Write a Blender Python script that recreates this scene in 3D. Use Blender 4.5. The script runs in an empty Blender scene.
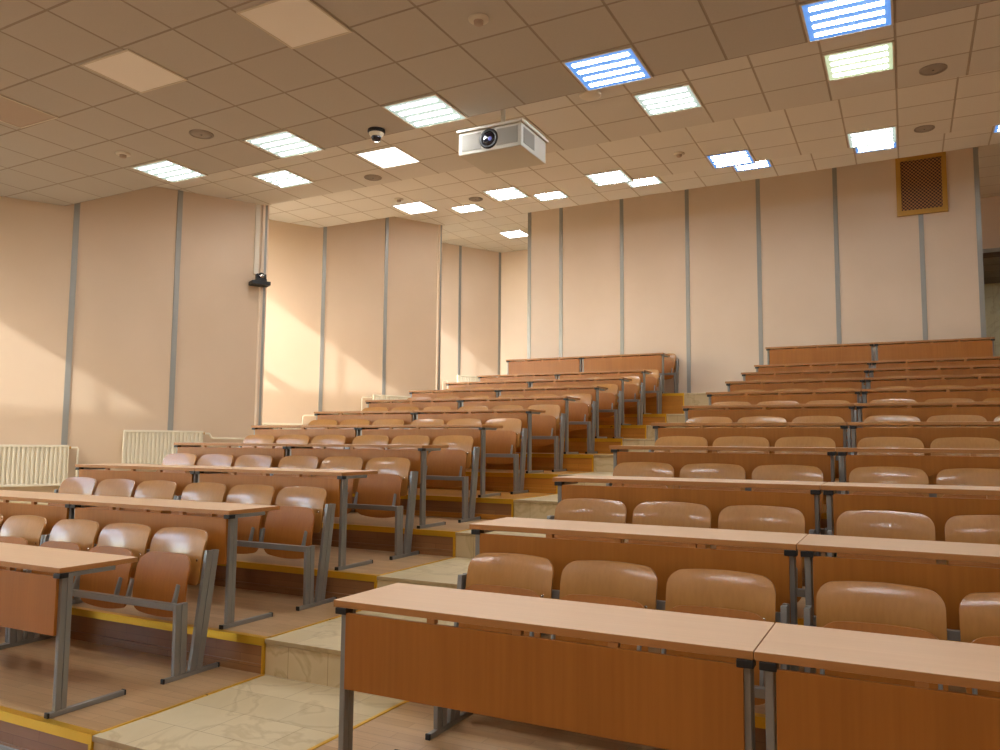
import bpy, bmesh, math, random
from mathutils import Vector, Matrix
random.seed(4)
SC = bpy.context.scene
COL = SC.collection

# ---------------------------------------------------------------- materials
def lin(c):
    return tuple(((v/255)/12.92 if v/255 <= .04045 else ((v/255+.055)/1.055)**2.4) for v in c)

def new_mat(name):
    m = bpy.data.materials.new(name); m.use_nodes = True
    nt = m.node_tree; b = nt.nodes['Principled BSDF']
    return m, nt, b

def plain(name, c, rough=.5, metal=0., spec=.5, bump=0.):
    m, nt, b = new_mat(name)
    b.inputs['Base Color'].default_value = (*lin(c), 1)
    b.inputs['Roughness'].default_value = rough
    b.inputs['Metallic'].default_value = metal
    b.inputs['Specular IOR Level'].default_value = spec
    n = nt.nodes.new('ShaderNodeTexNoise'); n.inputs['Scale'].default_value = 9
    g = nt.nodes.new('ShaderNodeTexCoord'); nt.links.new(g.outputs['Object'], n.inputs['Vector'])
    mr = nt.nodes.new('ShaderNodeMapRange'); mr.inputs['To Min'].default_value = max(.02, rough-.05); mr.inputs['To Max'].default_value = rough+.05
    nt.links.new(n.outputs['Fac'], mr.inputs['Value']); nt.links.new(mr.outputs['Result'], b.inputs['Roughness'])
    return m

def wood(name, c1, c2, axis='X', rough=.35, scale=9., stretch=.05, coat=0., vary=.06, spec=.5):
    """fine straight grain along one axis"""
    m, nt, b = new_mat(name); L = nt.links.new
    tc = nt.nodes.new('ShaderNodeTexCoord'); mp = nt.nodes.new('ShaderNodeMapping')
    s = {'X': (stretch, 1, 1), 'Y': (1, stretch, 1), 'Z': (1, 1, stretch)}[axis]
    mp.inputs['Scale'].default_value = s
    L(tc.outputs['Object'], mp.inputs['Vector'])
    oi = nt.nodes.new('ShaderNodeObjectInfo')
    mul = nt.nodes.new('ShaderNodeMath'); mul.operation = 'MULTIPLY'; mul.inputs[1].default_value = 37.
    L(oi.outputs['Random'], mul.inputs[0])
    cx = nt.nodes.new('ShaderNodeCombineXYZ')
    for k in 'XYZ': L(mul.outputs[0], cx.inputs[k])
    L(cx.outputs[0], mp.inputs['Location'])
    n = nt.nodes.new('ShaderNodeTexNoise'); n.inputs['Scale'].default_value = scale*8; n.inputs['Detail'].default_value = 5
    n2 = nt.nodes.new('ShaderNodeTexNoise'); n2.inputs['Scale'].default_value = scale*.8; n2.inputs['Detail'].default_value = 2
    L(mp.outputs[0], n.inputs['Vector']); L(mp.outputs[0], n2.inputs['Vector'])
    mx = nt.nodes.new('ShaderNodeMath'); mx.operation = 'MULTIPLY_ADD'; mx.inputs[1].default_value = .5
    sc = nt.nodes.new('ShaderNodeMath'); sc.operation = 'MULTIPLY'; sc.inputs[1].default_value = .5
    L(n2.outputs['Fac'], sc.inputs[0]); L(n.outputs['Fac'], mx.inputs[0]); L(sc.outputs[0], mx.inputs[2])
    rp = nt.nodes.new('ShaderNodeValToRGB')
    rp.color_ramp.elements[0].position = .36; rp.color_ramp.elements[0].color = (*lin(c1), 1)
    rp.color_ramp.elements[1].position = .64; rp.color_ramp.elements[1].color = (*lin(c2), 1)
    L(mx.outputs[0], rp.inputs['Fac'])
    hs = nt.nodes.new('ShaderNodeHueSaturation')
    mr = nt.nodes.new('ShaderNodeMapRange'); mr.inputs['To Min'].default_value = 1-vary; mr.inputs['To Max'].default_value = 1+vary
    L(oi.outputs['Random'], mr.inputs['Value']); L(mr.outputs['Result'], hs.inputs['Value'])
    L(rp.outputs['Color'], hs.inputs['Color']); L(hs.outputs['Color'], b.inputs['Base Color'])
    b.inputs['Roughness'].default_value = rough; b.inputs['Specular IOR Level'].default_value = spec
    b.inputs['Coat Weight'].default_value = coat; b.inputs['Coat Roughness'].default_value = .13
    return m

def wall_mat(name, c, rough=.55):
    m, nt, b = new_mat(name); L = nt.links.new
    g = nt.nodes.new('ShaderNodeNewGeometry')
    n = nt.nodes.new('ShaderNodeTexNoise'); n.inputs['Scale'].default_value = 1.1; n.inputs['Detail'].default_value = 3
    L(g.outputs['Position'], n.inputs['Vector'])
    rp = nt.nodes.new('ShaderNodeValToRGB')
    a = lin(c)
    rp.color_ramp.elements[0].position = .3; rp.color_ramp.elements[0].color = (a[0]*.95, a[1]*.94, a[2]*.92, 1)
    rp.color_ramp.elements[1].position = .7; rp.color_ramp.elements[1].color = (*a, 1)
    L(n.outputs['Fac'], rp.inputs['Fac']); L(rp.outputs['Color'], b.inputs['Base Color'])
    b.inputs['Roughness'].default_value = rough; b.inputs['Specular IOR Level'].default_value = .4
    return m

def planks(name, c1, c2, rough=.32):
    m, nt, b = new_mat(name); L = nt.links.new
    g = nt.nodes.new('ShaderNodeNewGeometry')
    sp = nt.nodes.new('ShaderNodeSeparateXYZ'); L(g.outputs['Position'], sp.inputs[0])
    ad = nt.nodes.new('ShaderNodeMath'); ad.operation = 'ADD'
    L(sp.outputs['Y'], ad.inputs[0]); L(sp.outputs['Z'], ad.inputs[1])
    cb = nt.nodes.new('ShaderNodeCombineXYZ'); L(sp.outputs['X'], cb.inputs['X']); L(ad.outputs[0], cb.inputs['Y'])
    br = nt.nodes.new('ShaderNodeTexBrick'); L(cb.outputs[0], br.inputs['Vector'])
    br.inputs['Scale'].default_value = 1; br.inputs['Brick Width'].default_value = .42; br.inputs['Row Height'].default_value = .075
    br.inputs['Mortar Size'].default_value = .0012; br.inputs['Bias'].default_value = 0
    br.inputs['Color1'].default_value = (*lin(c1), 1); br.inputs['Color2'].default_value = (*lin(c2), 1)
    br.inputs['Mortar'].default_value = (*lin(tuple(v*.8 for v in c1)), 1)
    mp = nt.nodes.new('ShaderNodeMapping'); mp.inputs['Scale'].default_value = (1.5, 18, 18)
    L(g.outputs['Position'], mp.inputs['Vector'])
    n = nt.nodes.new('ShaderNodeTexNoise'); n.inputs['Scale'].default_value = 2.2; n.inputs['Detail'].default_value = 5
    L(mp.outputs[0], n.inputs['Vector'])
    mr = nt.nodes.new('ShaderNodeMapRange'); mr.inputs['To Min'].default_value = .84; mr.inputs['To Max'].default_value = 1.12
    L(n.outputs['Fac'], mr.inputs['Value'])
    hs = nt.nodes.new('ShaderNodeHueSaturation'); L(mr.outputs['Result'], hs.inputs['Value'])
    L(br.outputs['Color'], hs.inputs['Color']); L(hs.outputs['Color'], b.inputs['Base Color'])
    b.inputs['Roughness'].default_value = rough
    return m

def marble(name, c, sx=.40, sy=.285, rough=.3):
    m, nt, b = new_mat(name); L = nt.links.new
    g = nt.nodes.new('ShaderNodeNewGeometry')
    n = nt.nodes.new('ShaderNodeTexNoise'); n.inputs['Scale'].default_value = 1.7; n.inputs['Detail'].default_value = 6; n.inputs['Distortion'].default_value = 1.3
    L(g.outputs['Position'], n.inputs['Vector'])
    rp = nt.nodes.new('ShaderNodeValToRGB'); a = lin(c)
    e = rp.color_ramp.elements
    e[0].position = .32; e[0].color = (a[0]*.97, a[1]*.96, a[2]*.92, 1)
    e[1].position = .49; e[1].color = (a[0]*.82, a[1]*.78, a[2]*.70, 1)
    k = e.new(.455); k.color = (*a, 1); k = e.new(.53); k.color = (*a, 1); k = e.new(.75); k.color = (a[0]*.92, a[1]*.89, a[2]*.83, 1)
    L(n.outputs['Fac'], rp.inputs['Fac'])
    br = nt.nodes.new('ShaderNodeTexBrick')
    mp = nt.nodes.new('ShaderNodeMapping'); mp.inputs['Location'].default_value = (2.72, .056, 0)
    sp = nt.nodes.new('ShaderNodeSeparateXYZ'); L(g.outputs['Position'], sp.inputs[0])
    cb = nt.nodes.new('ShaderNodeCombineXYZ'); L(sp.outputs['X'], cb.inputs['X']); L(sp.outputs['Y'], cb.inputs['Y'])
    L(cb.outputs[0], mp.inputs['Vector']); L(mp.outputs[0], br.inputs['Vector'])
    br.inputs['Scale'].default_value = 1; br.inputs['Brick Width'].default_value = sx; br.inputs['Row Height'].default_value = sy
    br.inputs['Mortar Size'].default_value = .0022; br.offset = .45
    br.inputs['Color1'].default_value = (1, 1, 1, 1); br.inputs['Color2'].default_value = (.88, .86, .82, 1); br.inputs['Mortar'].default_value = (.62, .54, .44, 1)
    mx = nt.nodes.new('ShaderNodeMix'); mx.data_type = 'RGBA'; mx.blend_type = 'MULTIPLY'; mx.inputs[0].default_value = 1
    L(rp.outputs['Color'], mx.inputs[6]); L(br.outputs['Color'], mx.inputs[7]); L(mx.outputs[2], b.inputs['Base Color'])
    b.inputs['Roughness'].default_value = rough
    return m

def ceiling_mat(name, c, v0, shear, cl):
    """0.6 m tiles in an exposed T-bar grid"""
    m, nt, b = new_mat(name); L = nt.links.new
    g = nt.nodes.new('ShaderNodeNewGeometry'); sp = nt.nodes.new('ShaderNodeSeparateXYZ'); L(g.outputs['Position'], sp.inputs[0])
    def M(op, a, bb=None, c3=None):
        n = nt.nodes.new('ShaderNodeMath'); n.operation = op
        for i, x in enumerate((a, bb, c3)):
            if x is None: continue
            if isinstance(x, (int, float)): n.inputs[i].default_value = x
            else: L(x, n.inputs[i])
        return n.outputs[0]
    u = M('ADD', sp.outputs['X'], -.2+60)
    v = M('ADD', M('MULTIPLY_ADD', sp.outputs['X'], shear, sp.outputs['Y']), 3*shear-v0+60)
    def edge(x):
        f = M('FRACT', M('DIVIDE', x, .6))
        return M('MULTIPLY', M('MINIMUM', f, M('SUBTRACT', 1., f)), .6)
    d = M('MINIMUM', edge(u), edge(v))
    line = M('LESS_THAN', d, .0105)
    fl = nt.nodes.new('ShaderNodeCombineXYZ'); L(M('FLOOR', M('DIVIDE', u, .6)), fl.inputs[0]); L(M('FLOOR', M('DIVIDE', v, .6)), fl.inputs[1])
    wn = nt.nodes.new('ShaderNodeTexWhiteNoise'); L(fl.outputs[0], wn.inputs['Vector'])
    n = nt.nodes.new('ShaderNodeTexNoise'); n.inputs['Scale'].default_value = 120; L(g.outputs['Position'], n.inputs['Vector'])
    val = M('ADD', M('MULTIPLY_ADD', wn.outputs['Value'], .07, .95), M('MULTIPLY_ADD', n.outputs['Fac'], .12, -.06))
    hs = nt.nodes.new('ShaderNodeHueSaturation'); hs.inputs['Color'].default_value = (*lin(c), 1); L(val, hs.inputs['Value'])
    mx = nt.nodes.new('ShaderNodeMix'); mx.data_type = 'RGBA'; L(line, mx.inputs[0]); L(hs.outputs['Color'], mx.inputs[6]); mx.inputs[7].default_value = (*lin(cl), 1)
    L(mx.outputs[2], b.inputs['Base Color']); b.inputs['Roughness'].default_value = .75; b.inputs['Specular IOR Level'].default_value = .25
    bp = nt.nodes.new('ShaderNodeBump'); bp.inputs['Strength'].default_value = .35; bp.inputs['Distance'].default_value = .01
    L(M('MINIMUM', M('DIVIDE', d, .014), 1.), bp.inputs['Height']); L(bp.outputs[0], b.inputs['Normal'])
    return m

def emit(name, c, s):
    m, nt, b = new_mat(name)
    b.inputs['Base Color'].default_value = (.12, .12, .12, 1)
    b.inputs['Emission Color'].default_value = (*c, 1); b.inputs['Emission Strength'].default_value = s
    return m

def glass_mat(name, tint=(.95, .98, 1)):
    m, nt, b = new_mat(name); L = nt.links.new
    t = nt.nodes.new('ShaderNodeBsdfTransparent'); t.inputs['Color'].default_value = (*tint, 1)
    gl = nt.nodes.new('ShaderNodeBsdfGlossy'); gl.inputs['Roughness'].default_value = .02
    mx = nt.nodes.new('ShaderNodeMixShader'); mx.inputs[0].default_value = .06
    L(t.outputs[0], mx.inputs[1]); L(gl.outputs[0], mx.inputs[2]); L(mx.outputs[0], nt.nodes['Material Output'].inputs['Surface'])
    return m

def lattice_mat(name):
    m, nt, b = new_mat(name); L = nt.links.new
    tc = nt.nodes.new('ShaderNodeTexCoord'); mp = nt.nodes.new('ShaderNodeMapping')
    mp.inputs['Location'].default_value = (0, .012, 0); L(tc.outputs['Object'], mp.inputs['Vector'])
    ck = nt.nodes.new('ShaderNodeTexChecker'); ck.inputs['Scale'].default_value = 34
    L(mp.outputs[0], ck.inputs['Vector'])
    ck.inputs['Color1'].default_value = (*lin((60, 34, 16)), 1); ck.inputs['Color2'].default_value = (*lin((172, 122, 70)), 1)
    L(ck.outputs['Color'], b.inputs['Base Color']); b.inputs['Roughness'].default_value = .5
    return m

M = {}
M['top'] = wood('beech laminate desktop', (220, 182, 144), (227, 191, 153), 'X', .38, 7, .03, 0, .03)
M['edge'] = wood('darker beech edge', (172, 116, 62), (182, 126, 70), 'X', .4, 7, .03, 0, .03)
M['panel'] = wood('orange beech panel', (160, 97, 28), (172, 107, 36), 'Z', .42, 7, .04, 0, .04)
M['ply'] = wood('varnished plywood seat', (160, 96, 26), (172, 106, 34), 'Z', .5, 8, .06, 0, .05)
M['plyback'] = wood('varnished plywood back', (172, 118, 54), (184, 130, 64), 'Z', .36, 8, .06, .6, .05)
M['block'] = plain('pale wood block', (206, 168, 104), .5)
M['steel'] = plain('grey painted steel', (142, 142, 138), .34, .35)
M['dark'] = plain('dark grey steel', (70, 68, 66), .35, .4)
M['black'] = plain('black plastic', (22, 22, 24), .45)
M['chrome'] = plain('bright screw', (210, 210, 205), .2, 1.)
M['brass'] = plain('polished brass nosing', (228, 180, 50), .3, .7)
M['alu'] = plain('aluminium strip', (156, 156, 150), .4, .35)
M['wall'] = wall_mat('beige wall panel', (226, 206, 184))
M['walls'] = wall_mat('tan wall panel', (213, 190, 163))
M['white'] = plain('white enamel', (226, 218, 196), .4)
M['plastic'] = plain('off white plastic', (214, 204, 186), .45)
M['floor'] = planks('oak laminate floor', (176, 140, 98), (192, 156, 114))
M['floorhi'] = planks('oak laminate floor warm lit', (190, 132, 56), (202, 146, 66), .3)  # same oak, the upper tiers' yellow light put into its colour
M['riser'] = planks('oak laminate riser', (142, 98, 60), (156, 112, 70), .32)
M['riserhi'] = planks('oak laminate riser warm lit', (186, 120, 40), (198, 134, 48), .32)  # riser copy of the oak with the warm light coloured in
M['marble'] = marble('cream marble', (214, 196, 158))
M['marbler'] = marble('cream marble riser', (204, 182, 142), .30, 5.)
M['stone'] = marble('grey stone wall', (206, 202, 170), .6, 5., .5)
M['brown'] = plain('dark brown ceiling board', (100, 86, 70), .6)
M['grille'] = plain('grey speaker grille', (156, 147, 137), .7)
M['lattice'] = lattice_mat('bronze lattice')
M['gold'] = plain('gold painted wood', (196, 150, 62), .4, .2)
M['proj'] = plain('light grey casing', (200, 196, 184), .45)
M['projmesh'] = plain('grey mesh', (150, 146, 136), .7)
M['lens'] = plain('dark lens glass', (12, 12, 30), .05, 0., .9)
M['lensglow'] = plain('violet lens core', (120, 130, 220), .1, 0., .9)
M['glass'] = glass_mat('window glass')
M['glass2'] = glass_mat('light-dimming window glass', (.74, .75, .76))  # tint added to dim the sun and sky on the wall
M['glass3'] = glass_mat('slightly light-dimming window glass', (.90, .90, .90))  # weaker tint added so less sky light washes the middle wall
M['offpanel'] = plain('unlit diffuser', (244, 238, 230), .5)
M['offgrey'] = plain('unlit grey diffuser', (178, 158, 140), .5)
M['tube_w'] = emit('white tube', (.97, .98, 1), 42)
M['tube_b'] = emit('cool tube', (.80, .93, 1), 30)
M['back_w'] = emit('white lamp tray', (.42, .53, .47), 1.0)
M['back_g'] = emit('greenish lamp tray', (.5, .6, .36), 1.0)
M['back_b'] = emit('blue lamp tray', (.07, .26, .70), 1.0)
M['full_w'] = emit('bright lamp tray', (1, .97, .92), 2.5)

# ---------------------------------------------------------------- mesh helpers
def mesh_of(bm, name, mats, smooth=False):
    bmesh.ops.recalc_face_normals(bm, faces=bm.faces)
    me = bpy.data.meshes.new(name); bm.to_mesh(me); bm.free()
    for m in mats: me.materials.append(m)
    if smooth:
        for p in me.polygons: p.use_smooth = True
    return me

def box(bm, x0, x1, y0, y1, z0, z1, bev=0., mi=0):
    vs = [bm.verts.new((x, y, z)) for x in (x0, x1) for y in (y0, y1) for z in (z0, z1)]
    idx = [(0,1,3,2),(4,6,7,5),(0,4,5,1),(2,3,7,6),(0,2,6,4),(1,5,7,3)]
    fs = [bm.faces.new([vs[i] for i in f]) for f in idx]
    for f in fs: f.material_index = mi
    bmesh.ops.recalc_face_normals(bm, faces=fs)
    if bev:
        es = list({e for f in fs for e in f.edges})
        r = bmesh.ops.bevel(bm, geom=es, offset=bev, segments=2, affect='EDGES', profile=.5)
        for f in r['faces']: f.material_index = mi
    return fs

def prism(bm, pts, axis, a0, a1, mi=0, bev=0.):
    """extrude a 2-D outline along an axis; axis X: pts are (y,z); Y: (x,z); Z: (x,y)"""
    def P(p, a):
        return {'X': (a, p[0], p[1]), 'Y': (p[0], a, p[1]), 'Z': (p[0], p[1], a)}[axis]
    A = [bm.verts.new(P(p, a0)) for p in pts]; B = [bm.verts.new(P(p, a1)) for p in pts]
    fs = [bm.faces.new(A), bm.faces.new(B[::-1])]
    n = len(pts)
    for i in range(n): fs.append(bm.faces.new([A[i], B[i], B[(i+1) % n], A[(i+1) % n]]))
    for f in fs: f.material_index = mi
    bmesh.ops.recalc_face_normals(bm, faces=fs)
    if bev:
        es = list({e for f in fs for e in f.edges})
        r = bmesh.ops.bevel(bm, geom=es, offset=bev, segments=2, affect='EDGES', profile=.5)
        for f in r['faces']: f.material_index = mi
    return fs

def lathe(bm, prof, n=28, mi=0, M4=None):
    """revolve (r,z) profile around Z"""
    rings = []
    for r, z in prof:
        if r < 1e-6: rings.append([bm.verts.new((0, 0, z))])
        else: rings.append([bm.verts.new((r*math.cos(2*math.pi*k/n), r*math.sin(2*math.pi*k/n), z)) for k in range(n)])
    new = [v for r in rings for v in r]
    for a, b in zip(rings, rings[1:]):
        for k in range(n):
            k2 = (k+1) % n
            if len(a) == 1 and len(b) == 1: continue
            if len(a) == 1: f = bm.faces.new([a[0], b[k], b[k2]])
            elif len(b) == 1: f = bm.faces.new([a[k], b[0], a[k2]])
            else: f = bm.faces.new([a[k], b[k], b[k2], a[k2]])
            f.material_index = mi
    if M4 is not None: bmesh.ops.transform(bm, matrix=M4, verts=new)
    return new

def tube(bm, pts, r, n=10, mi=0):
    pts = [Vector(p) for p in pts]; rings = []
    for i, p in enumerate(pts):
        d = (pts[min(i+1, len(pts)-1)]-pts[max(i-1, 0)]).normalized()
        a = d.orthogonal().normalized() if abs(d.z) > .9 else d.cross(Vector((0, 0, 1))).normalized()
        b = d.cross(a).normalized()
        rings.append([bm.verts.new(p+r*(a*math.cos(2*math.pi*k/n)+b*math.sin(2*math.pi*k/n))) for k in range(n)])
    for A, B in zip(rings, rings[1:]):
        for k in range(n): bm.faces.new([A[k], A[(k+1) % n], B[(k+1) % n], B[k]]).material_index = mi
    bm.faces.new(rings[0][::-1]).material_index = mi; bm.faces.new(rings[-1]).material_index = mi

def link(name, me, parent=None, loc=(0,0,0)):
    o = bpy.data.objects.new(name, me); COL.objects.link(o); o.location = loc
    if parent is not None: o.parent = parent
    return o

def thing(name, label, cat, loc=(0,0,0), rotz=0., group=None):
    o = bpy.data.objects.new(name, None); COL.objects.link(o)
    o.location = loc; o.rotation_euler = (0, 0, rotz); o.empty_display_size = .1
    o['label'] = label; o['category'] = cat
    if group: o['group'] = group
    return o

def struct(name, bm, mats, loc=(0,0,0)):
    o = link(name, mesh_of(bm, name, mats if isinstance(mats, (list, tuple)) else [mats]), None, loc)
    o['kind'] = 'structure'
    return o

def copy_tree(o, parent=None):
    c = o.copy(); COL.objects.link(c)
    if parent is not None: c.parent = parent
    for ch in list(o.children): copy_tree(ch, c)
    return c

def NB(): return bmesh.new()

# ---------------------------------------------------------------- hall dimensions
D, H = 1.1397, .2123                       # tread depth, rise
ROWS = 11
def tier(i):
    return (i*D, i*H) if i < 10 else (9*D+1.1745, 9*H+.4138)
NOSE = -.056
XA0, XA1 = -2.735, -1.70                   # marble aisle
XLL, XR_WALL = -11.2, 4.6
YB = 15.65                                 # far wall
# ceiling sections: z, lip y (at x=-3), grid phase, shear
CEIL = [(4.47, -6.6, 3.63, 3.63, .026), (4.945, 3.63, 5.95, 5.45, .026), (5.42, 5.95, 8.74, 8.25, .008),
        (5.90, 8.74, 10.99, 10.45, .026), (6.42, 10.99, 15.8, 13.77, .026)]
SH_LIP = {3.63: .026, 5.95: .026, 8.74: .008, 10.99: .026}
# saw-tooth left wall facets: end corner (x,y), start y, top z
S = .55
FAC = [((-7.70, 1.12), -3.88), ((-7.70, 6.12), 1.12), ((-7.68, 11.10), 6.12), ((-8.62, 15.65), 11.10)]
def facx(k, y):
    (x, y1), y0 = FAC[k]; return x+S*(y-y1)

# ---------------------------------------------------------------- floors
def tiers():
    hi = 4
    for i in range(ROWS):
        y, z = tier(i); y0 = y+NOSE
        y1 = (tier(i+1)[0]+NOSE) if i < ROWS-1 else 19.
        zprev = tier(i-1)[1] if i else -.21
        fm = M['floor'] if i < hi else M['floorhi']; rm = M['riser'] if i <= hi else M['riserhi']  # upper tiers use the warm lit wood colours
        for (xa, xb) in ((-6.75, XA0), (XA1, XR_WALL)):
            bm = NB(); box(bm, xa, xb, y0+.012, y1+.02, zprev-.05, z)
            for f in bm.faces:
                if abs(f.normal.y) > .5: f.material_index = 1
            struct('floor', bm, [fm, rm])
        for (xa, xb) in ((XA0, XA1), (XLL, -6.75)):
            bm = NB(); box(bm, xa+.001, xb-.001, y0+.012, y1+.02, zprev-.06, z-.001)
            # slightly projecting tread slab
            box(bm, xa+.001, xb-.001, y0, y0+.30, z-.028, z, .004)
            for f in bm.faces:
                if abs(f.normal.y) > .5 and f.calc_area() > .1: f.material_index = 1
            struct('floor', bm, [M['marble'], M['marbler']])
    bm = NB(); box(bm, XLL, XR_WALL, -6.7, NOSE+.02, -.30, -.21); struct('floor', bm, M['floor'])
tiers()

tn = [0]
def trim(bm, mat):
    tn[0] += 1; return struct('trim_%d' % tn[0], bm, mat)
for i in range(ROWS):
    y, z = tier(i); y0 = y+NOSE; zp = tier(i-1)[1] if i else -.21
    for (xa, xb) in ((-6.75, XA0), (XA1, XR_WALL)):
        bm = NB()
        prism(bm, [(y0, z+.003), (y0+.045, z+.003), (y0+.045, z-.001), (y0+.012, z-.001), (y0+.012, z-.045), (y0, z-.045)], 'X', xa, xb)
        trim(bm, M['brass'])
        bm = NB(); box(bm, xa, xb-.02 if xb == XA0 else xb, y0+.002, y0+.014, zp, zp+.055, .002)
        trim(bm, M['riser'] if i < 4 else M['riserhi'])
    # vertical brass corner strips and floor divider strips along the aisle
    y1 = (tier(i+1)[0]+NOSE) if i < ROWS-1 else 12.4
    for xe, sg in ((XA0, -1), (XA1, 1)):
        bm = NB(); box(bm, min(xe, xe+sg*.02), max(xe, xe+sg*.02), y0-.002, y0+.014, zp, z-.045); trim(bm, M['brass'])
        bm = NB(); box(bm, xe-.011, xe+.011, y0+.045, y1, z-.005, z+.004, .002); trim(bm, M['brass'])
bm = NB(); box(bm, -6.7, XA0-.01, NOSE-.004, NOSE+.012, -.21, -.165, .003); trim(bm, M['alu'])

# ---------------------------------------------------------------- walls
def quadwall(name, pa, pb, z0, z1, th, mat):
    """vertical slab from pa to pb, thickened to the left of the direction"""
    bm = NB(); a = Vector(pa); b = Vector(pb); d = (b-a).normalized(); n = Vector((-d.y, d.x))*th
    prism(bm, [a, b, b+n, a+n], 'Z', z0, z1)
    return struct(name, bm, mat)

def strip(pa, pb, z0, z1, off=.012):
    bm = NB(); a = Vector(pa); b = Vector(pb); d = (b-a).normalized(); n = Vector((d.y, -d.x))*off
    prism(bm, [a-n*.2, b-n*.2, b+n, a+n], 'Z', z0, z1); trim(bm, M['alu'])

FTOP = {0: (4.5,), 1: None}
wallz = [4.9, 5.4, 6.4, 6.8]
for k in range(4):
    (xe, ye), ys = FAC[k]
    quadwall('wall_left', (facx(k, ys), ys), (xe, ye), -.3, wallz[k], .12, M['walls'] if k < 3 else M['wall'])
    # vertical joint strips, panels are 1.29 m along the wall
    dy = 1.13
    y = ye-.02; seams = [y]
    if k == 3: seams = [15.62, 14.55, 13.4]
    else: seams = [ye-.02, ye-1.085, ye-1.085-1.125, ye-1.085-2.25]
    for s in seams:
        w = .035
        if s < ys+.1: continue
        strip((facx(k, s-w*.87), s-w*.87), (facx(k, s+w*.87), s+w*.87), -.3, wallz[k])

# returns holding the windows (facing the back of the hall)
wn = [0]
def window(xa, xb, y, z0, z1, zt):
    wn[0] += 1
    bm = NB()
    t = .06
    box(bm, xa, xb, y-.05, y+.05, z0-.0, z0+t); box(bm, xa, xb, y-.05, y+.05, z1-t, z1)
    box(bm, xa, xa+t, y-.05, y+.05, z0+t, z1-t); box(bm, xb-t, xb, y-.05, y+.05, z0+t, z1-t)
    box(bm, xa+t, xb-t, y-.04, y+.04, zt-.06, zt+.06)
    n = 3
    for i in range(1, n):
        xm = xa+(xb-xa)*i/n; box(bm, xm-.03, xm+.03, y-.035, y+.035, z0+t, z1-t)
    o = struct('window_%d' % wn[0], bm, M['white'])
    bm = NB(); box(bm, xa+t, xb-t, y-.006, y+.006, z0+t, z1-t)
    link('pane', mesh_of(bm, 'pane', [M['glass2' if wn[0] in (2, 4) else 'glass3' if wn[0] == 3 else 'glass']]), o)
for k, (y, z0, z1, zt) in enumerate(((-3.88, .8, 4.40, 3.0), (1.12, .55, 4.42, 3.12), (6.12, 1.35, 5.36, 3.88), (11.10, 2.6, 6.37, 4.9))):
    xr = FAC[k-1][0][0] if k else -7.7
    xl = facx(k, y)
    window(xl+.12, xr-.06, y, z0, z1, zt)
    bm = NB(); box(bm, xl-.1, xr, y-.07, y+.05, -.3, z0); box(bm, xl-.1, xr, y-.07, y+.05, z1, wallz[k])
    box(bm, xl-.1, xl+.12, y-.07, y+.05, z0, z1); box(bm, xr-.06, xr, y-.07, y+.05, z0, z1)
    struct('wall_left', bm, M['wall'])

# back wall with its joint strips
YW = 12.45
bm = NB(); box(bm, -6.316, 1.985, YW, YW+.16, tier(10)[1]-.1, 6.42); struct('wall_back', bm, M['wall'])
for x in (-6.29, -5.56, -4.233, -2.904, -1.567, -.234, 1.111, 1.955):
    strip((x-.037, YW), (x+.037, YW), tier(10)[1], 6.415)
# far wall behind the passage
bm = NB(); box(bm, -9.5, 2.05, YB, YB+.15, 2.2, 6.5); box(bm, 2.05, XR_WALL, YB, YB+.15, 5.33, 6.5); struct('wall_back', bm, M['wall'])
strip((2.05, YB), (XR_WALL, YB), 5.29, 5.37)
bm = NB(); box(bm, 1.9, XR_WALL, 18.9, 19., 2.2, 5.33); struct('wall_back', bm, M['stone'])
bm = NB(); box(bm, 1.95, 2.05, YB+.15, 18.9, 2.2, 5.33); struct('wall_left', bm, M['stone'])
bm = NB()
for q in range(4): box(bm, 2.05, XR_WALL, YB+.17+q*.76, YB+.15+q*.76+.74, 5.22, 5.27, .01)
box(bm, 2.05, XR_WALL, YB+.15, 18.9, 5.25, 5.33); struct('ceiling', bm, M['brown'])
# right and front walls (out of the picture)
bm = NB(); box(bm, XR_WALL, XR_WALL+.12, -6.7, 19., -.3, 6.6); struct('wall_right', bm, M['wall'])
bm = NB(); box(bm, XLL, XR_WALL, -6.82, -6.7, -.3, 4.6); struct('wall_front', bm, M['wall'])
bm = NB(); box(bm, -7.82, -7.7, -6.7, -3.88, -.3, 4.9); struct('wall_left', bm, M['walls'])

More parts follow.
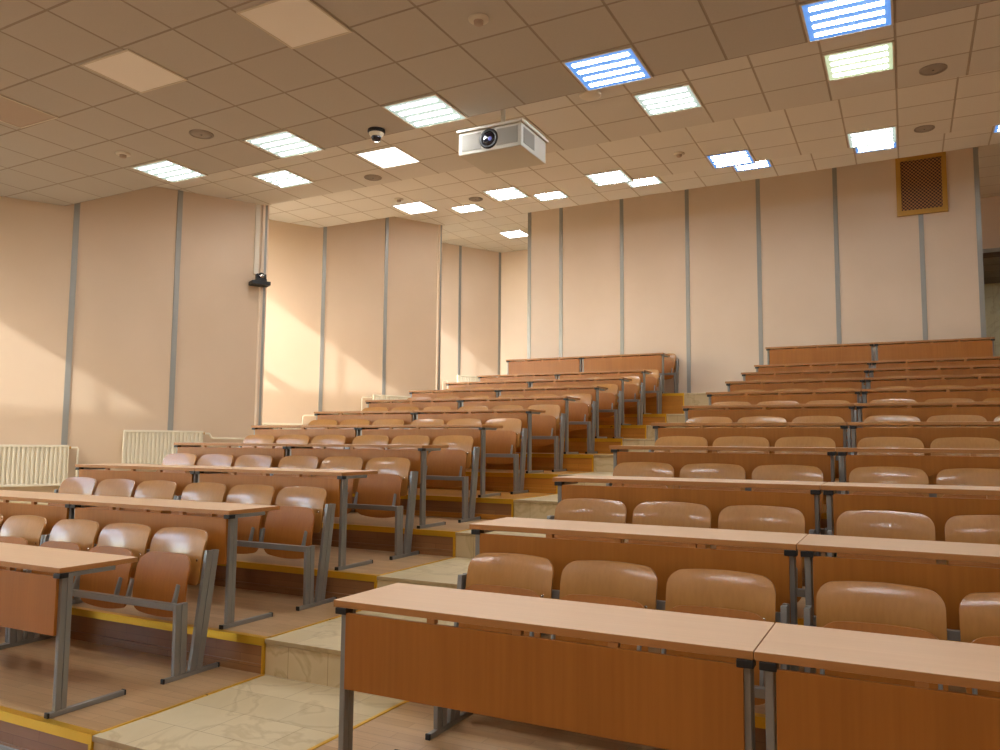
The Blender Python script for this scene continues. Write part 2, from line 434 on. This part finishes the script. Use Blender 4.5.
# ---------------------------------------------------------------- ceilings
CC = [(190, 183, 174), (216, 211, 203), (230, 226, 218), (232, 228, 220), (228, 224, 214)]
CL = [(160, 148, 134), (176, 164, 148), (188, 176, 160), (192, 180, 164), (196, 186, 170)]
def lip(y, x): return y-SH_LIP.get(y, 0.)*(x+3)
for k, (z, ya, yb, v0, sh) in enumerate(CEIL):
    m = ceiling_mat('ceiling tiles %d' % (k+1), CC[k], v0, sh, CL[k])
    pts = []
    if k == 0:
        left = [(-7.7, ya), (-7.7, -3.88), (facx(0, -3.88), -3.88), (-7.7, 1.12), (facx(1, 1.12), 1.12)]
        yl = lip(yb, facx(1, yb)); left.append((facx(1, yl), yl))
    elif k == 1:
        y0 = lip(ya, facx(1, ya)); left = [(facx(1, y0), y0), (-7.7, 6.10)]
    elif k == 2:
        left = [(-7.7, 6.10), (facx(2, 6.12), 6.12)]; yl = lip(yb, facx(2, yb)); left.append((facx(2, yl), yl))
    elif k == 3:
        y0 = lip(ya, facx(2, ya)); left = [(facx(2, y0), y0), (-7.68, 11.11)]
    else:
        left = [(-7.68, 11.11), (facx(3, 11.10), 11.10), (facx(3, yb), yb)]
    right = [(XR_WALL, lip(yb, XR_WALL)), (XR_WALL, lip(ya, XR_WALL))]
    bm = NB(); prism(bm, left+right, 'Z', z, z+.04)
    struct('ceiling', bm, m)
    # vertical upstand closing the step to the next, higher section
    if k < 4:
        zn = CEIL[k+1][0]; a = left[-1]; b = right[0]
        bm = NB(); prism(bm, [a, b, (b[0], b[1]-.03), (a[0], a[1]-.03)], 'Z', z+.002, zn+.03); trim(bm, M['plastic'])

# ---------------------------------------------------------------- desks
ORD = ['front', 'second', 'third', 'fourth', 'fifth', 'sixth', 'seventh', 'eighth', 'ninth', 'tenth', 'eleventh']
def leg_mesh():
    """one end frame: front column of two tubes, top arm, foot bar; x measured from 0"""
    bm = NB()
    for (ya, yb) in ((.018, .049), (.051, .082)):
        box(bm, .003, .031, ya, yb, .028, .70, .004)
    box(bm, .004, .030, .0, .33, .697, .721, .004)
    box(bm, .003, .031, -.012, .425, .0, .028, .004)
    return mesh_of(bm, 'leg', [M['steel']])
def cap_mesh(kind):
    bm = NB()
    if kind == 0: box(bm, -.010, .044, -.006, .045, .696, .7215, .003)
    elif kind == 1: box(bm, .0015, .0325, -.022, -.010, -.0, .0295, .003)
    else: box(bm, .0015, .0325, .423, .433, -.0, .0295, .003)
    return mesh_of(bm, 'cap', [M['black']])
LEG = leg_mesh(); CAPS = [cap_mesh(i) for i in range(3)]
DW = .467
def make_desk(Ld, sh):
    t = thing('lecture_desk', '', 'desk')
    bm = NB(); box(bm, .0015, Ld-.0015, 0, DW, .722, .75, .0025)
    for f in bm.faces:
        if abs(f.normal.z) < .5: f.material_index = 1  # side faces of the top get a darker tone
    link('desktop', mesh_of(bm, 'desktop', [M['top'], M['edge']]), t)
    bm = NB(); box(bm, .066, Ld-.054+sh, .0, .017, .405, .703, .0015); link('front_panel', mesh_of(bm, 'front_panel', [M['panel']]), t)
    for x in (.026, Ld-.064+sh):
        l = link('leg', LEG, t, (x, 0, 0))
        for c in CAPS: link('cap', c, l)
    for f in (.28, .5, .72):
        bm = NB(); box(bm, -.018, .018, .003, .03, .702, .7225, .001)
        link('spacer_block', mesh_of(bm, 'spacer_block', [M['edge']]), t, (Ld*f, .004, 0))
    return t

# ---------------------------------------------------------------- benches of three folding seats
def shell(W, H_, r_top, r_bot, curve, prof, th, nu=16, nv=18, arch=.0, scallop=0.):
    """plywood shell standing in the xz plane, front towards -y.  prof(v) gives y offset."""
    bm = NB(); g = []
    for j in range(nv+1):
        v = j/nv; v = .5-.5*math.cos(math.pi*v)
        z = v*H_
        w = W/2
        if z > H_-r_top: w = W/2-r_top+math.sqrt(max(0, r_top**2-(z-(H_-r_top))**2))
        if z < r_bot: w = W/2-r_bot+math.sqrt(max(0, r_bot**2-(r_bot-z)**2))
        row = []
        for i in range(nu+1):
            u = -1+2*i/nu; x = u*w
            zz = z-arch*(x/(W/2))**2*v - scallop*(1-(x/(W/2))**2)*max(0, 1-v*3)
            y = prof(v)-curve*(x/(W/2))**2
            row.append((x, y, zz))
        g.append(row)
    F = [[bm.verts.new(p) for p in row] for row in g]
    B = [[bm.verts.new((p[0], p[1]+th, p[2])) for p in row] for row in g]
    for j in range(nv):
        for i in range(nu):
            bm.faces.new([F[j][i], F[j][i+1], F[j+1][i+1], F[j+1][i]])
            bm.faces.new([B[j][i], B[j+1][i], B[j+1][i+1], B[j][i+1]])
    loop = [(0, i) for i in range(nu)]+[(j, nu) for j in range(nv)]+[(nv, i) for i in range(nu, 0, -1)]+[(j, 0) for j in range(nv, 0, -1)]
    for a, b in zip(loop, loop[1:]+loop[:1]):
        try: bm.faces.new([F[a[0]][a[1]], B[a[0]][a[1]], B[b[0]][b[1]], F[b[0]][b[1]]])
        except ValueError: pass
    return bm

def sm(me):
    for p in me.polygons: p.use_smooth = True
    me.set_sharp_from_angle(angle=math.radians(40))
    return me
BACK = sm(mesh_of(shell(.475, .335, .062, .03, .022, lambda v: .945+.045*v+.030*max(0, v-.55)**2/.2, .013, arch=.016), 'backrest', [M['plyback']]))
SEAT = sm(mesh_of(shell(.462, .355, .085, .05, .012, lambda v: .845+.045*v-.02*math.sin(math.pi*v), .013, arch=.01, scallop=.03), 'seat', [M['ply']]))
def end_mesh():
    bm = NB()
    for (a, b) in ((0, .043), (.046, .089)):
        prism(bm, [(.728+a, .028), (.728+b, .028), (.722+b, .442), (.722+a, .442)], 'X', 0, .026, 0, .003)
    for (a, b) in ((0, .046), (.049, .095)):
        prism(bm, [(.846+a, .028), (.846+b, .028), (.946+b, .728), (.946+a, .733)], 'X', 0, .026, 0, .003)
    box(bm, .001, .025, .665, 1.07, 0, .028, .004)
    return mesh_of(bm, 'end_frame', [M['steel']])
def endcap(y0):
    bm = NB(); box(bm, -.0005, .0265, y0, y0+.011, 0, .0295, .003); return mesh_of(bm, 'cap', [M['black']])
ENDF = end_mesh(); ECAP = [endcap(.655), endcap(1.068)]
def bracket_mesh():
    bm = NB(); prism(bm, [(.765, .405), (.80, .405), (.826, .535), (.806, .545)], 'X', -.008, .008, 0, .003)
    return mesh_of(bm, 'bracket', [M['steel']])
BRK = bracket_mesh()
def screw_mesh():
    bm = NB(); lathe(bm, [(0, .004), (.006, .0035), (.009, .001), (.009, -.003), (0, -.003)], 12, 0, Matrix.Rotation(math.radians(90), 4, 'X'))
    return mesh_of(bm, 'screw', [M['chrome']], True)
SCR = screw_mesh()
BLEN = 1.612
def make_bench():
    t = thing('folding_bench', '', 'bench')
    for x in (0, BLEN-.026):
        e = link('end_frame', ENDF, t, (x, 0, 0))
        for c in ECAP: link('cap', c, e)
    bm = NB(); box(bm, .032, BLEN-.026, .722, .757, .402, .442, .003); link('seat_beam', mesh_of(bm, 'seat_beam', [M['steel']]), t)
    bm = NB(); box(bm, .032, BLEN-.026, .978, 1.003, .655, .695, .003); link('back_rail', mesh_of(bm, 'back_rail', [M['steel']]), t)
    for k in range(3):
        x = BLEN/2+(k-1)*.52
        s = link('seat', SEAT, t, (x, 0, .352))
        for dx in (-.205, .205): link('bracket', BRK, s, (dx, -.012, -.352))
        b = link('backrest', BACK, t, (x, 0, .515))
        for dx in (-.19, .19): link('screw', SCR, b, (dx, .9525, .15))
    return t

XL, XLE = -3.122, -6.33
XR, XRJ, XRR = -1.338, .334, 2.02
LL_, LR1, LR2 = (XL-XLE)/2, XRJ-XR, XRR-XRJ
protoL, protoR, bench0 = make_desk(LL_, .029), make_desk((XRR-XR)/2, .02), make_bench()
usedL = usedR = usedB = False
BL = [('left', XLE, LL_, 'wall side'), ('left', XLE+LL_, LL_, 'aisle side'), ('right', XR, (XRR-XR)/2, 'aisle side'), ('right', XR+(XRR-XR)/2, (XRR-XR)/2, 'right end')]
for i in range(ROWS):
    y, z = tier(i)
    rw = 'front row' if i == 0 else ('%s row from the front' % ORD[i] if i < 10 else 'raised top row')
    for side, x, ln, end in BL:
        if side == 'left':
            o = protoL if not usedL else copy_tree(protoL); usedL = True
        else:
            o = protoR if not usedR else copy_tree(protoR); usedR = True
        o.location = (x-(.012 if side == 'right' and i < 4 else 0), y, z)
        if side == 'right' and i < 3: o.scale = (1, 1, 1.014)
        o['label'] = 'long wooden desk with grey steel legs, %s, %s block, %s' % (rw, side, end)
        o['category'] = 'desk'; o['group'] = 'lecture desks of the %s block' % side
        b = bench0 if not usedB else copy_tree(bench0); usedB = True
        bx = x+(ln-BLEN)/2+((.024 if 'aisle' in end else .010) if side == 'left' else 0)
        b.location = (bx, y, z)
        b['label'] = 'plywood three-seat folding bench, %s, %s block, %s' % (rw, side, end)
        b['category'] = 'bench'; b['group'] = 'folding benches of the %s block' % side

# ---------------------------------------------------------------- ceiling lamps
def lamp(x, y, z, kind, label, group='lit ceiling lamps'):
    """0.6 m recessed square lamp; lower face just under the tiles"""
    cname = 'lit ceiling lamps' if kind != 'off' else 'unlit ceiling lamps'
    t = thing('ceiling_lamp', label, 'ceiling lamp', (x, y, z-.012), 0, cname)
    bm = NB(); a, b = .292, .276
    for (x0, x1, y0, y1) in ((-a, a, -a, -b), (-a, a, b, a), (-a, -b, -b, b), (b, a, -b, b)): box(bm, x0, x1, y0, y1, 0, .0115)
    link('frame', mesh_of(bm, 'frame', [M['plastic']]), t)
    bk = {'w': 'back_w', 'g': 'back_g', 'b': 'back_b', 'f': 'full_w', 'off': 'offpanel', 'offg': 'offgrey'}[kind]
    bm = NB(); box(bm, -b, b, -b, b, .003, .0113); link('diffuser', mesh_of(bm, 'diffuser', [M[bk]]), t)
    if kind in 'wgbf':
        for q in range(4):
            bm = NB(); yy = -.195+q*.13
            prism(bm, [(yy+.028*math.cos(w), .003-.006*math.sin(w)) for w in [math.pi*k/6 for k in range(7)]], 'X', -.235, .235)
            link('tube', mesh_of(bm, 'tube', [M['tube_b'] if kind == 'b' else M['tube_w']]), t)
    return t
LX = [-6.60, -4.85, -3.10, -1.30, .50, 2.30]
PW = ['leftmost', 'second from left', 'third from left', 'fourth from left', 'fifth from left', 'rightmost']
def lrow(y, sh, z, kinds, rowname):
    for k, kd in enumerate(kinds):
        if kd is None: continue
        x = LX[k]
        if kd.startswith('off'):
            lb = 'unlit square white ceiling lamp, %s, %s' % (PW[k], rowname)
        else:
            cw = {'w': 'white', 'g': 'greenish white', 'b': 'blue tinted', 'f': 'bright white'}[kd]
            lb = 'lit %s square ceiling lamp, %s, %s' % (cw, PW[k], rowname)
        lamp(x, y-sh*(x+3), z, kd, lb)
lrow(3.34, .026, 4.47, ['w', 'w', 'w', 'b', 'b', 'b'], 'row at the front ceiling edge')
lrow(1.58, .01, 4.47, ['offg', 'off', 'off', 'off', 'off', 'off'], 'front section of ceiling')
lrow(5.18, .026, 4.945, ['w', 'f', 'w', 'w', 'g', None], 'second ceiling step')
lrow(8.46, .006, 5.42, ['f', 'w', 'w', 'b', 'w', None], 'third ceiling step')
lrow(10.15, .02, 5.90, ['w', 'w', 'w', 'b', 'b', 'b'], 'fourth ceiling step')
lrow(13.6, .0, 6.42, [None, None, None, None, 'w', None], 'added unseen to light the passage')  # hidden behind the back wall, kept only for its light
lamp(3.9, 17.2, 5.22, 'w', 'unseen added ceiling lamp lighting the room beyond the right doorway')  # out of view, added to brighten the dark far room
lamp(-7.46, 14.1, 6.42, 'f', 'lit white square ceiling lamp over the passage behind the back wall')
lrow(-.4, 0, 4.47, ['w', 'w', 'w', 'w', 'w', 'w'], 'added fill row over the hall front')  # unseen lamps added as fill light over the front desks
lrow(-3.4, 0, 4.47, ['w', 'w', 'w', 'w', 'w', 'w'], 'added fill row over the stage')  # second unseen row, also added as fill

# ceiling speakers, detectors, dome camera, access point
def speaker(x, y, z, lb):
    t = thing('ceiling_speaker', lb, 'speaker', (x, y, z), 0, 'round ceiling speakers')
    bm = NB(); lathe(bm, [(.118, 0), (.118, -.008), (.108, -.012), (.104, -.008), (.104, 0)]); link('rim', mesh_of(bm, 'rim', [M['grille']], True), t)
    bm = NB(); lathe(bm, [(.104, -.001), (.104, -.007), (.05, -.010), (.012, -.011), (0, -.011)]); link('grille', mesh_of(bm, 'grille', [M['grille']], True), t)
    bm = NB(); lathe(bm, [(.009, -.010), (.009, -.014), (0, -.015)], 12); link('badge', mesh_of(bm, 'badge', [M['dark']], True), t)
for a in ((-5.41, 2.81, 4.47, 'round grey ceiling speaker left of the dome camera, front ceiling section'),
          (-5.48, 5.76, 4.945, 'round grey ceiling speaker on the second ceiling step, left side'),
          (1.11, 5.56, 4.945, 'larger round grey ceiling speaker at the right, second ceiling step'),
          (-5.43, 8.51, 5.42, 'round grey ceiling speaker on the third step, beside the small lamp'),
          (1.10, 8.42, 5.42, 'round grey ceiling speaker at the right, third ceiling step')): speaker(*a)
def detector(x, y, z, lb):
    t = thing('smoke_detector', lb, 'smoke detector', (x, y, z), 0, 'small white smoke detectors')
    bm = NB(); lathe(bm, [(.075, 0), (.075, -.012), (.06, -.02), (0, -.02)]); link('base', mesh_of(bm, 'base', [M['plastic']], True), t)
    bm = NB(); lathe(bm, [(.036, -.018), (.034, -.045), (.02, -.052), (0, -.053)]); link('sensor_head', mesh_of(bm, 'sensor_head', [M['offgrey']], True), t)
for a in ((-1.88, 2.14, 4.47, 'white smoke detector at top centre of the front ceiling section'),
          (-6.60, 2.83, 4.47, 'small smoke detector on the front ceiling section, near the left wall'),
          (-6.58, 7.96, 5.42, 'small smoke detector on the third ceiling step, far left'),
          (-1.90, 7.93, 5.42, 'small smoke detector on the third ceiling step, right of the projector')): detector(*a)
t = thing('dome_camera', 'black and white dome security camera under the front ceiling section', 'camera', (-3.77, 3.50, 4.47))
bm = NB(); lathe(bm, [(.085, .005), (.088, -.02), (.08, -.035), (0, -.035)]); link('base', mesh_of(bm, 'base', [M['black']], True), t)
bm = NB(); lathe(bm, [(.076, -.034), (.068, -.05), (.054, -.066), (.046, -.068), (0, -.064)]); link('shroud', mesh_of(bm, 'shroud', [M['white']], True), t)
bm = NB(); lathe(bm, [(.048, -.06), (.05, -.078), (.038, -.108), (0, -.12)]); link('dome', mesh_of(bm, 'dome', [M['lens']], True), t)
t = thing('access_point', 'round white ceiling access point beside the blue lamp, right of the projector', 'access point', (-1.95, 4.60, 4.945))
bm = NB(); lathe(bm, [(.085, 0), (.085, -.02), (0, -.02)]); link('mount', mesh_of(bm, 'mount', [M['black']], True), t)
bm = NB(); lathe(bm, [(.10, -.018), (.112, -.025), (.112, -.04), (.09, -.052), (0, -.056)]); link('cover', mesh_of(bm, 'cover', [M['plastic']], True), t)

# ---------------------------------------------------------------- projector
t = thing('projector', 'light grey caged projector with dark lens hanging from the ceiling', 'projector', (-2.555, 3.86, 4.09))
w, d, h = .325, .275, .215
bm = NB(); box(bm, -w, w, -d, d, 0, h, .006); link('casing', mesh_of(bm, 'casing', [M['proj']]), t)
bm = NB(); box(bm, -w-.015, w+.02, -d-.02, d+.03, h+.0005, h+.025, .004); link('lid', mesh_of(bm, 'lid', [M['proj']]), t)
for (x0, x1) in ((-.29, -.085), (.075, .29)):
    bm = NB(); box(bm, x0, x1, -d-.004, -d+.004, .035, h-.025); link('mesh_panel', mesh_of(bm, 'mesh_panel', [M['projmesh']]), t)
bm = NB(); box(bm, w-.004, w+.004, -d+.05, -d+.28, .04, h-.03); link('mesh_panel', mesh_of(bm, 'mesh_panel', [M['projmesh']]), t)
RX = Matrix.Translation((-.005, -d, .115)) @ Matrix.Rotation(math.radians(90), 4, 'X')
bm = NB(); lathe(bm, [(.095, -.004), (.095, .006), (.068, .008), (.064, -.002)], 32, 0, RX); lr = link('lens_ring', mesh_of(bm, 'lens_ring', [M['black']], True), t)
bm = NB(); lathe(bm, [(.07, -.002), (.068, .004), (.04, .014), (0, .018)], 32, 0, RX); ln = link('lens', mesh_of(bm, 'lens', [M['lens']], True), t)
bm = NB(); lathe(bm, [(.02, .0165), (.014, .0185), (0, .0195)], 20, 0, RX @ Matrix.Translation((.018, -.006, 0))); link('lens_core', mesh_of(bm, 'lens_core', [M['lensglow']], True), ln)
bm = NB(); tube(bm, [(0, 0, h+.02), (0, 0, 4.945-4.09+.005)], .022); lathe(bm, [(.07, .855), (.07, .84), (.02, .835)], 20); link('pole', mesh_of(bm, 'pole', [M['proj']]), t)

# ---------------------------------------------------------------- things on the left wall
def frame_on_facet(k, y, z, off=0.):
    """matrix with x along the wall (towards the back), y out of the wall into the hall"""
    ang = math.atan2(1, S); n = Vector((1, -S)).normalized()
    return (facx(k, y)+n.x*off, y+n.y*off, z), ang
def radiator(k, y0, y1, z0, z1, lb, pipe):
    L_ = (y1-y0)*math.sqrt(1+S*S)
    loc, ang = frame_on_facet(k, y0, z0)
    t = thing('radiator', lb, 'radiator', loc, ang, 'white panel radiators on the left wall')
    h = z1-z0
    bm = NB(); n = max(6, int(L_/.05)); prof = []
    for i in range(n):
        x = L_*i/n; s = L_/n
        prof += [(x+.02*s, -.098), (x+.45*s, -.098), (x+.6*s, -.078), (x+.85*s, -.078)]
    prof = [(0, -.04), (0, -.098)]+prof[1:]+[(L_, -.098), (L_, -.04)]
    prism(bm, prof, 'Z', .03, h-.03)
    link('front_plate', mesh_of(bm, 'front_plate', [M['white']]), t)
    bm = NB(); box(bm, -.004, L_+.004, -.102, -.03, h-.032, h, .004); box(bm, -.004, L_+.004, -.10, -.03, 0, .032, .004); link('top_grille', mesh_of(bm, 'top_grille', [M['white']]), t)
    bm = NB(); box(bm, -.006, .004, -.1, -.03, .01, h-.01, .002); box(bm, L_-.004, L_+.006, -.1, -.03, .01, h-.01, .002); link('side_cover', mesh_of(bm, 'side_cover', [M['white']]), t)
    for x in (L_*.2, L_*.8):
        bm = NB(); box(bm, x-.02, x+.02, -.04, .0, h*.3, h*.8); link('wall_bracket', mesh_of(bm, 'wall_bracket', [M['white']]), t)
    if pipe:
        bm = NB(); tube(bm, [(L_+.005, -.06, h-.035), (L_+.03, -.06, h-.035)], .016); link('valve', mesh_of(bm, 'valve', [M['gold']]), t)
        bm = NB(); tube(bm, [(L_+p[0], -.06, h+p[1]) for p in pipe], .013); link('pipe', mesh_of(bm, 'pipe', [M['white']]), t)
radiator(1, 2.75, 3.95, .82, 1.34, 'white ribbed panel radiator at the left picture edge, below the tan wall', [(.03, -.035), (.10, -.035), (.11, -.05), (.11, -.4), (.11, -.62)])
radiator(1, 4.515, 5.40, 1.05, 1.545, 'white ribbed panel radiator behind the fourth row desk end, left wall', [(.03, -.035), (.09, -.035), (.10, -.045), (.13, -.095), (.15, -.1), (.68, -.105)])
radiator(2, 7.45, 8.56, 1.24, 1.735, 'white radiator just behind the wall edge beside the wall camera', [(.02, -.04), (.03, -.03), (.03, .13), (.045, .145), (.36, .15)])
radiator(2, 9.80, 10.95, 1.83, 2.32, 'white radiator on the lit middle wall, behind seventh row desk', [(.03, -.05), (.1, -.05), (.1, -.3)])
radiator(3, 14.49, 15.3, 2.6, 3.10, 'white radiator on the farthest left wall, beside the top rows', [(.03, -.05), (.1, -.05), (.1, -.3)])
# riser pipes with their loops left of the upper radiators
bm = NB(); loc, ang = frame_on_facet(2, 9.60, 0)
tube(bm, [(0, -.06, 1.7), (0, -.06, 2.24), (.015, -.06, 2.26), (.2, -.06, 2.265)], .014)
o = link('heating_pipe', mesh_of(bm, 'heating_pipe', [M['white']]), None, loc); o.rotation_euler.z = ang
o['label'] = 'thin white heating pipe bending towards the radiator on the lit middle wall'; o['category'] = 'pipe'
bm = NB(); loc, ang = frame_on_facet(3, 14.12, 0)
tube(bm, [(0, -.06, 2.35), (0, -.06, 2.93), (.015, -.06, 2.95), (.12, -.06, 2.95), (.135, -.06, 2.93), (.135, -.06, 2.35)], .014)
o = link('heating_pipe', mesh_of(bm, 'heating_pipe', [M['white']]), None, loc); o.rotation_euler.z = ang
o['label'] = 'white looped heating pipe on the farthest left wall, beside its radiator'; o['category'] = 'pipe'

# wall camera on its shelf and the cable duct above
loc, ang = frame_on_facet(1, 6.045, 3.70)
t = thing('wall_camera', 'black video camera on a small shelf on the left wall edge', 'camera', loc, ang)
bm = NB(); box(bm, -.15, .12, -.20, 0, 0, .055, .006); link('shelf', mesh_of(bm, 'shelf', [M['black']]), t)
bm = NB(); box(bm, -.075, .075, -.16, -.03, .0555, .10, .012); link('camera_base', mesh_of(bm, 'camera_base', [M['black']]), t)
bm = NB(); box(bm, -.07, -.045, -.14, -.05, .10, .17, .006); box(bm, .045, .07, -.14, -.05, .10, .17, .006); link('yoke', mesh_of(bm, 'yoke', [M['black']]), t)
bm = NB(); lathe(bm, [(0, -.05), (.043, -.05), (.046, -.02), (.046, .03), (.03, .055), (0, .06)], 24, 0, Matrix.Translation((0, -.1, .145)) @ Matrix.Rotation(math.radians(90), 4, 'X')); hd = link('camera_head', mesh_of(bm, 'camera_head', [M['black']], True), t)
bm = NB(); lathe(bm, [(.03, .056), (.02, .062), (0, .064)], 20, 0, Matrix.Translation((0, -.1, .135)) @ Matrix.Rotation(math.radians(90), 4, 'X')); link('lens', mesh_of(bm, 'lens', [M['chrome']], True), hd)
loc, ang = frame_on_facet(1, 6.0, 3.88)
t = thing('cable_duct', 'white cable duct running from the wall camera up to the ceiling', 'cable duct', loc, ang)
bm = NB(); box(bm, -.032, .032, -.03, 0, 0, 4.94-3.88); link('channel', mesh_of(bm, 'channel', [M['white']]), t)
bm = NB(); box(bm, -.026, .026, -.034, -.0305, 0, 4.94-3.88); link('cover', mesh_of(bm, 'cover', [M['plastic']]), t)

# framed vent on the back wall
t = thing('wall_vent', 'brown lattice vent in a gold frame high on the back wall', 'vent', (1.135, YW, 5.375))
bm = NB(); hw, hh = .385, .96
for (x0, x1, z0, z1) in ((-hw, hw, 0, .085), (-hw, hw, hh, hh+.07), (-hw, -hw+.075, .085, hh), (hw-.075, hw, .085, hh)): box(bm, x0, x1, -.05, 0, z0, z1, .004)
link('frame', mesh_of(bm, 'frame', [M['gold']]), t)
bm = NB(); box(bm, -hw+.075, hw-.075, -.022, 0, .085, .96); link('lattice', mesh_of(bm, 'lattice', [M['lattice']]), t)

# ---------------------------------------------------------------- light
W = bpy.data.worlds.new('sky'); SC.world = W; W.use_nodes = True
nt = W.node_tree; bg = nt.nodes['Background']
sky = nt.nodes.new('ShaderNodeTexSky'); sky.sky_type = 'NISHITA'; sky.sun_disc = False
sky.sun_elevation = math.radians(35); sky.sun_rotation = math.radians(180); sky.air_density = 1.2; sky.dust_density = 2.
nt.links.new(sky.outputs[0], bg.inputs['Color']); bg.inputs['Strength'].default_value = 2.2
sd = Vector((-.03, 1, -.69)).normalized()
sl = bpy.data.lights.new('sun', 'SUN'); sl.energy = 4.6; sl.angle = math.radians(1.6); sl.color = (.97, .99, 1)
so = bpy.data.objects.new('sun', sl); COL.objects.link(so); so.rotation_euler = sd.to_track_quat('-Z', 'Y').to_euler(); so.location = (-9, -10, 12)

# ---------------------------------------------------------------- camera
p = dict(cx=.7841, cy=-2.6623, cz=1.4124, yaw=-.4744, pitch=.0855, roll=.0084, f=791.8985)
f = Vector((math.sin(p['yaw'])*math.cos(p['pitch']), math.cos(p['yaw'])*math.cos(p['pitch']), math.sin(p['pitch'])))
r = Vector((math.cos(p['yaw']), -math.sin(p['yaw']), 0)); u = r.cross(f)
r2 = math.cos(p['roll'])*r+math.sin(p['roll'])*u; u2 = -math.sin(p['roll'])*r+math.cos(p['roll'])*u
cam = bpy.data.cameras.new('camera'); co = bpy.data.objects.new('camera', cam); COL.objects.link(co)
mw = Matrix((r2, u2, -f)).transposed().to_4x4(); mw.translation = (p['cx'], p['cy'], p['cz']); co.matrix_world = mw
cam.sensor_width = 36; cam.sensor_fit = 'HORIZONTAL'; cam.lens = 36*p['f']/1000; cam.clip_start = .05; cam.clip_end = 200
SC.camera = co
SC.view_settings.view_transform = 'Standard'; SC.view_settings.look = 'None'; SC.view_settings.exposure = .22
SC.cycles.max_bounces = 8; SC.cycles.diffuse_bounces = 5
SC.cycles.sample_clamp_indirect = 6
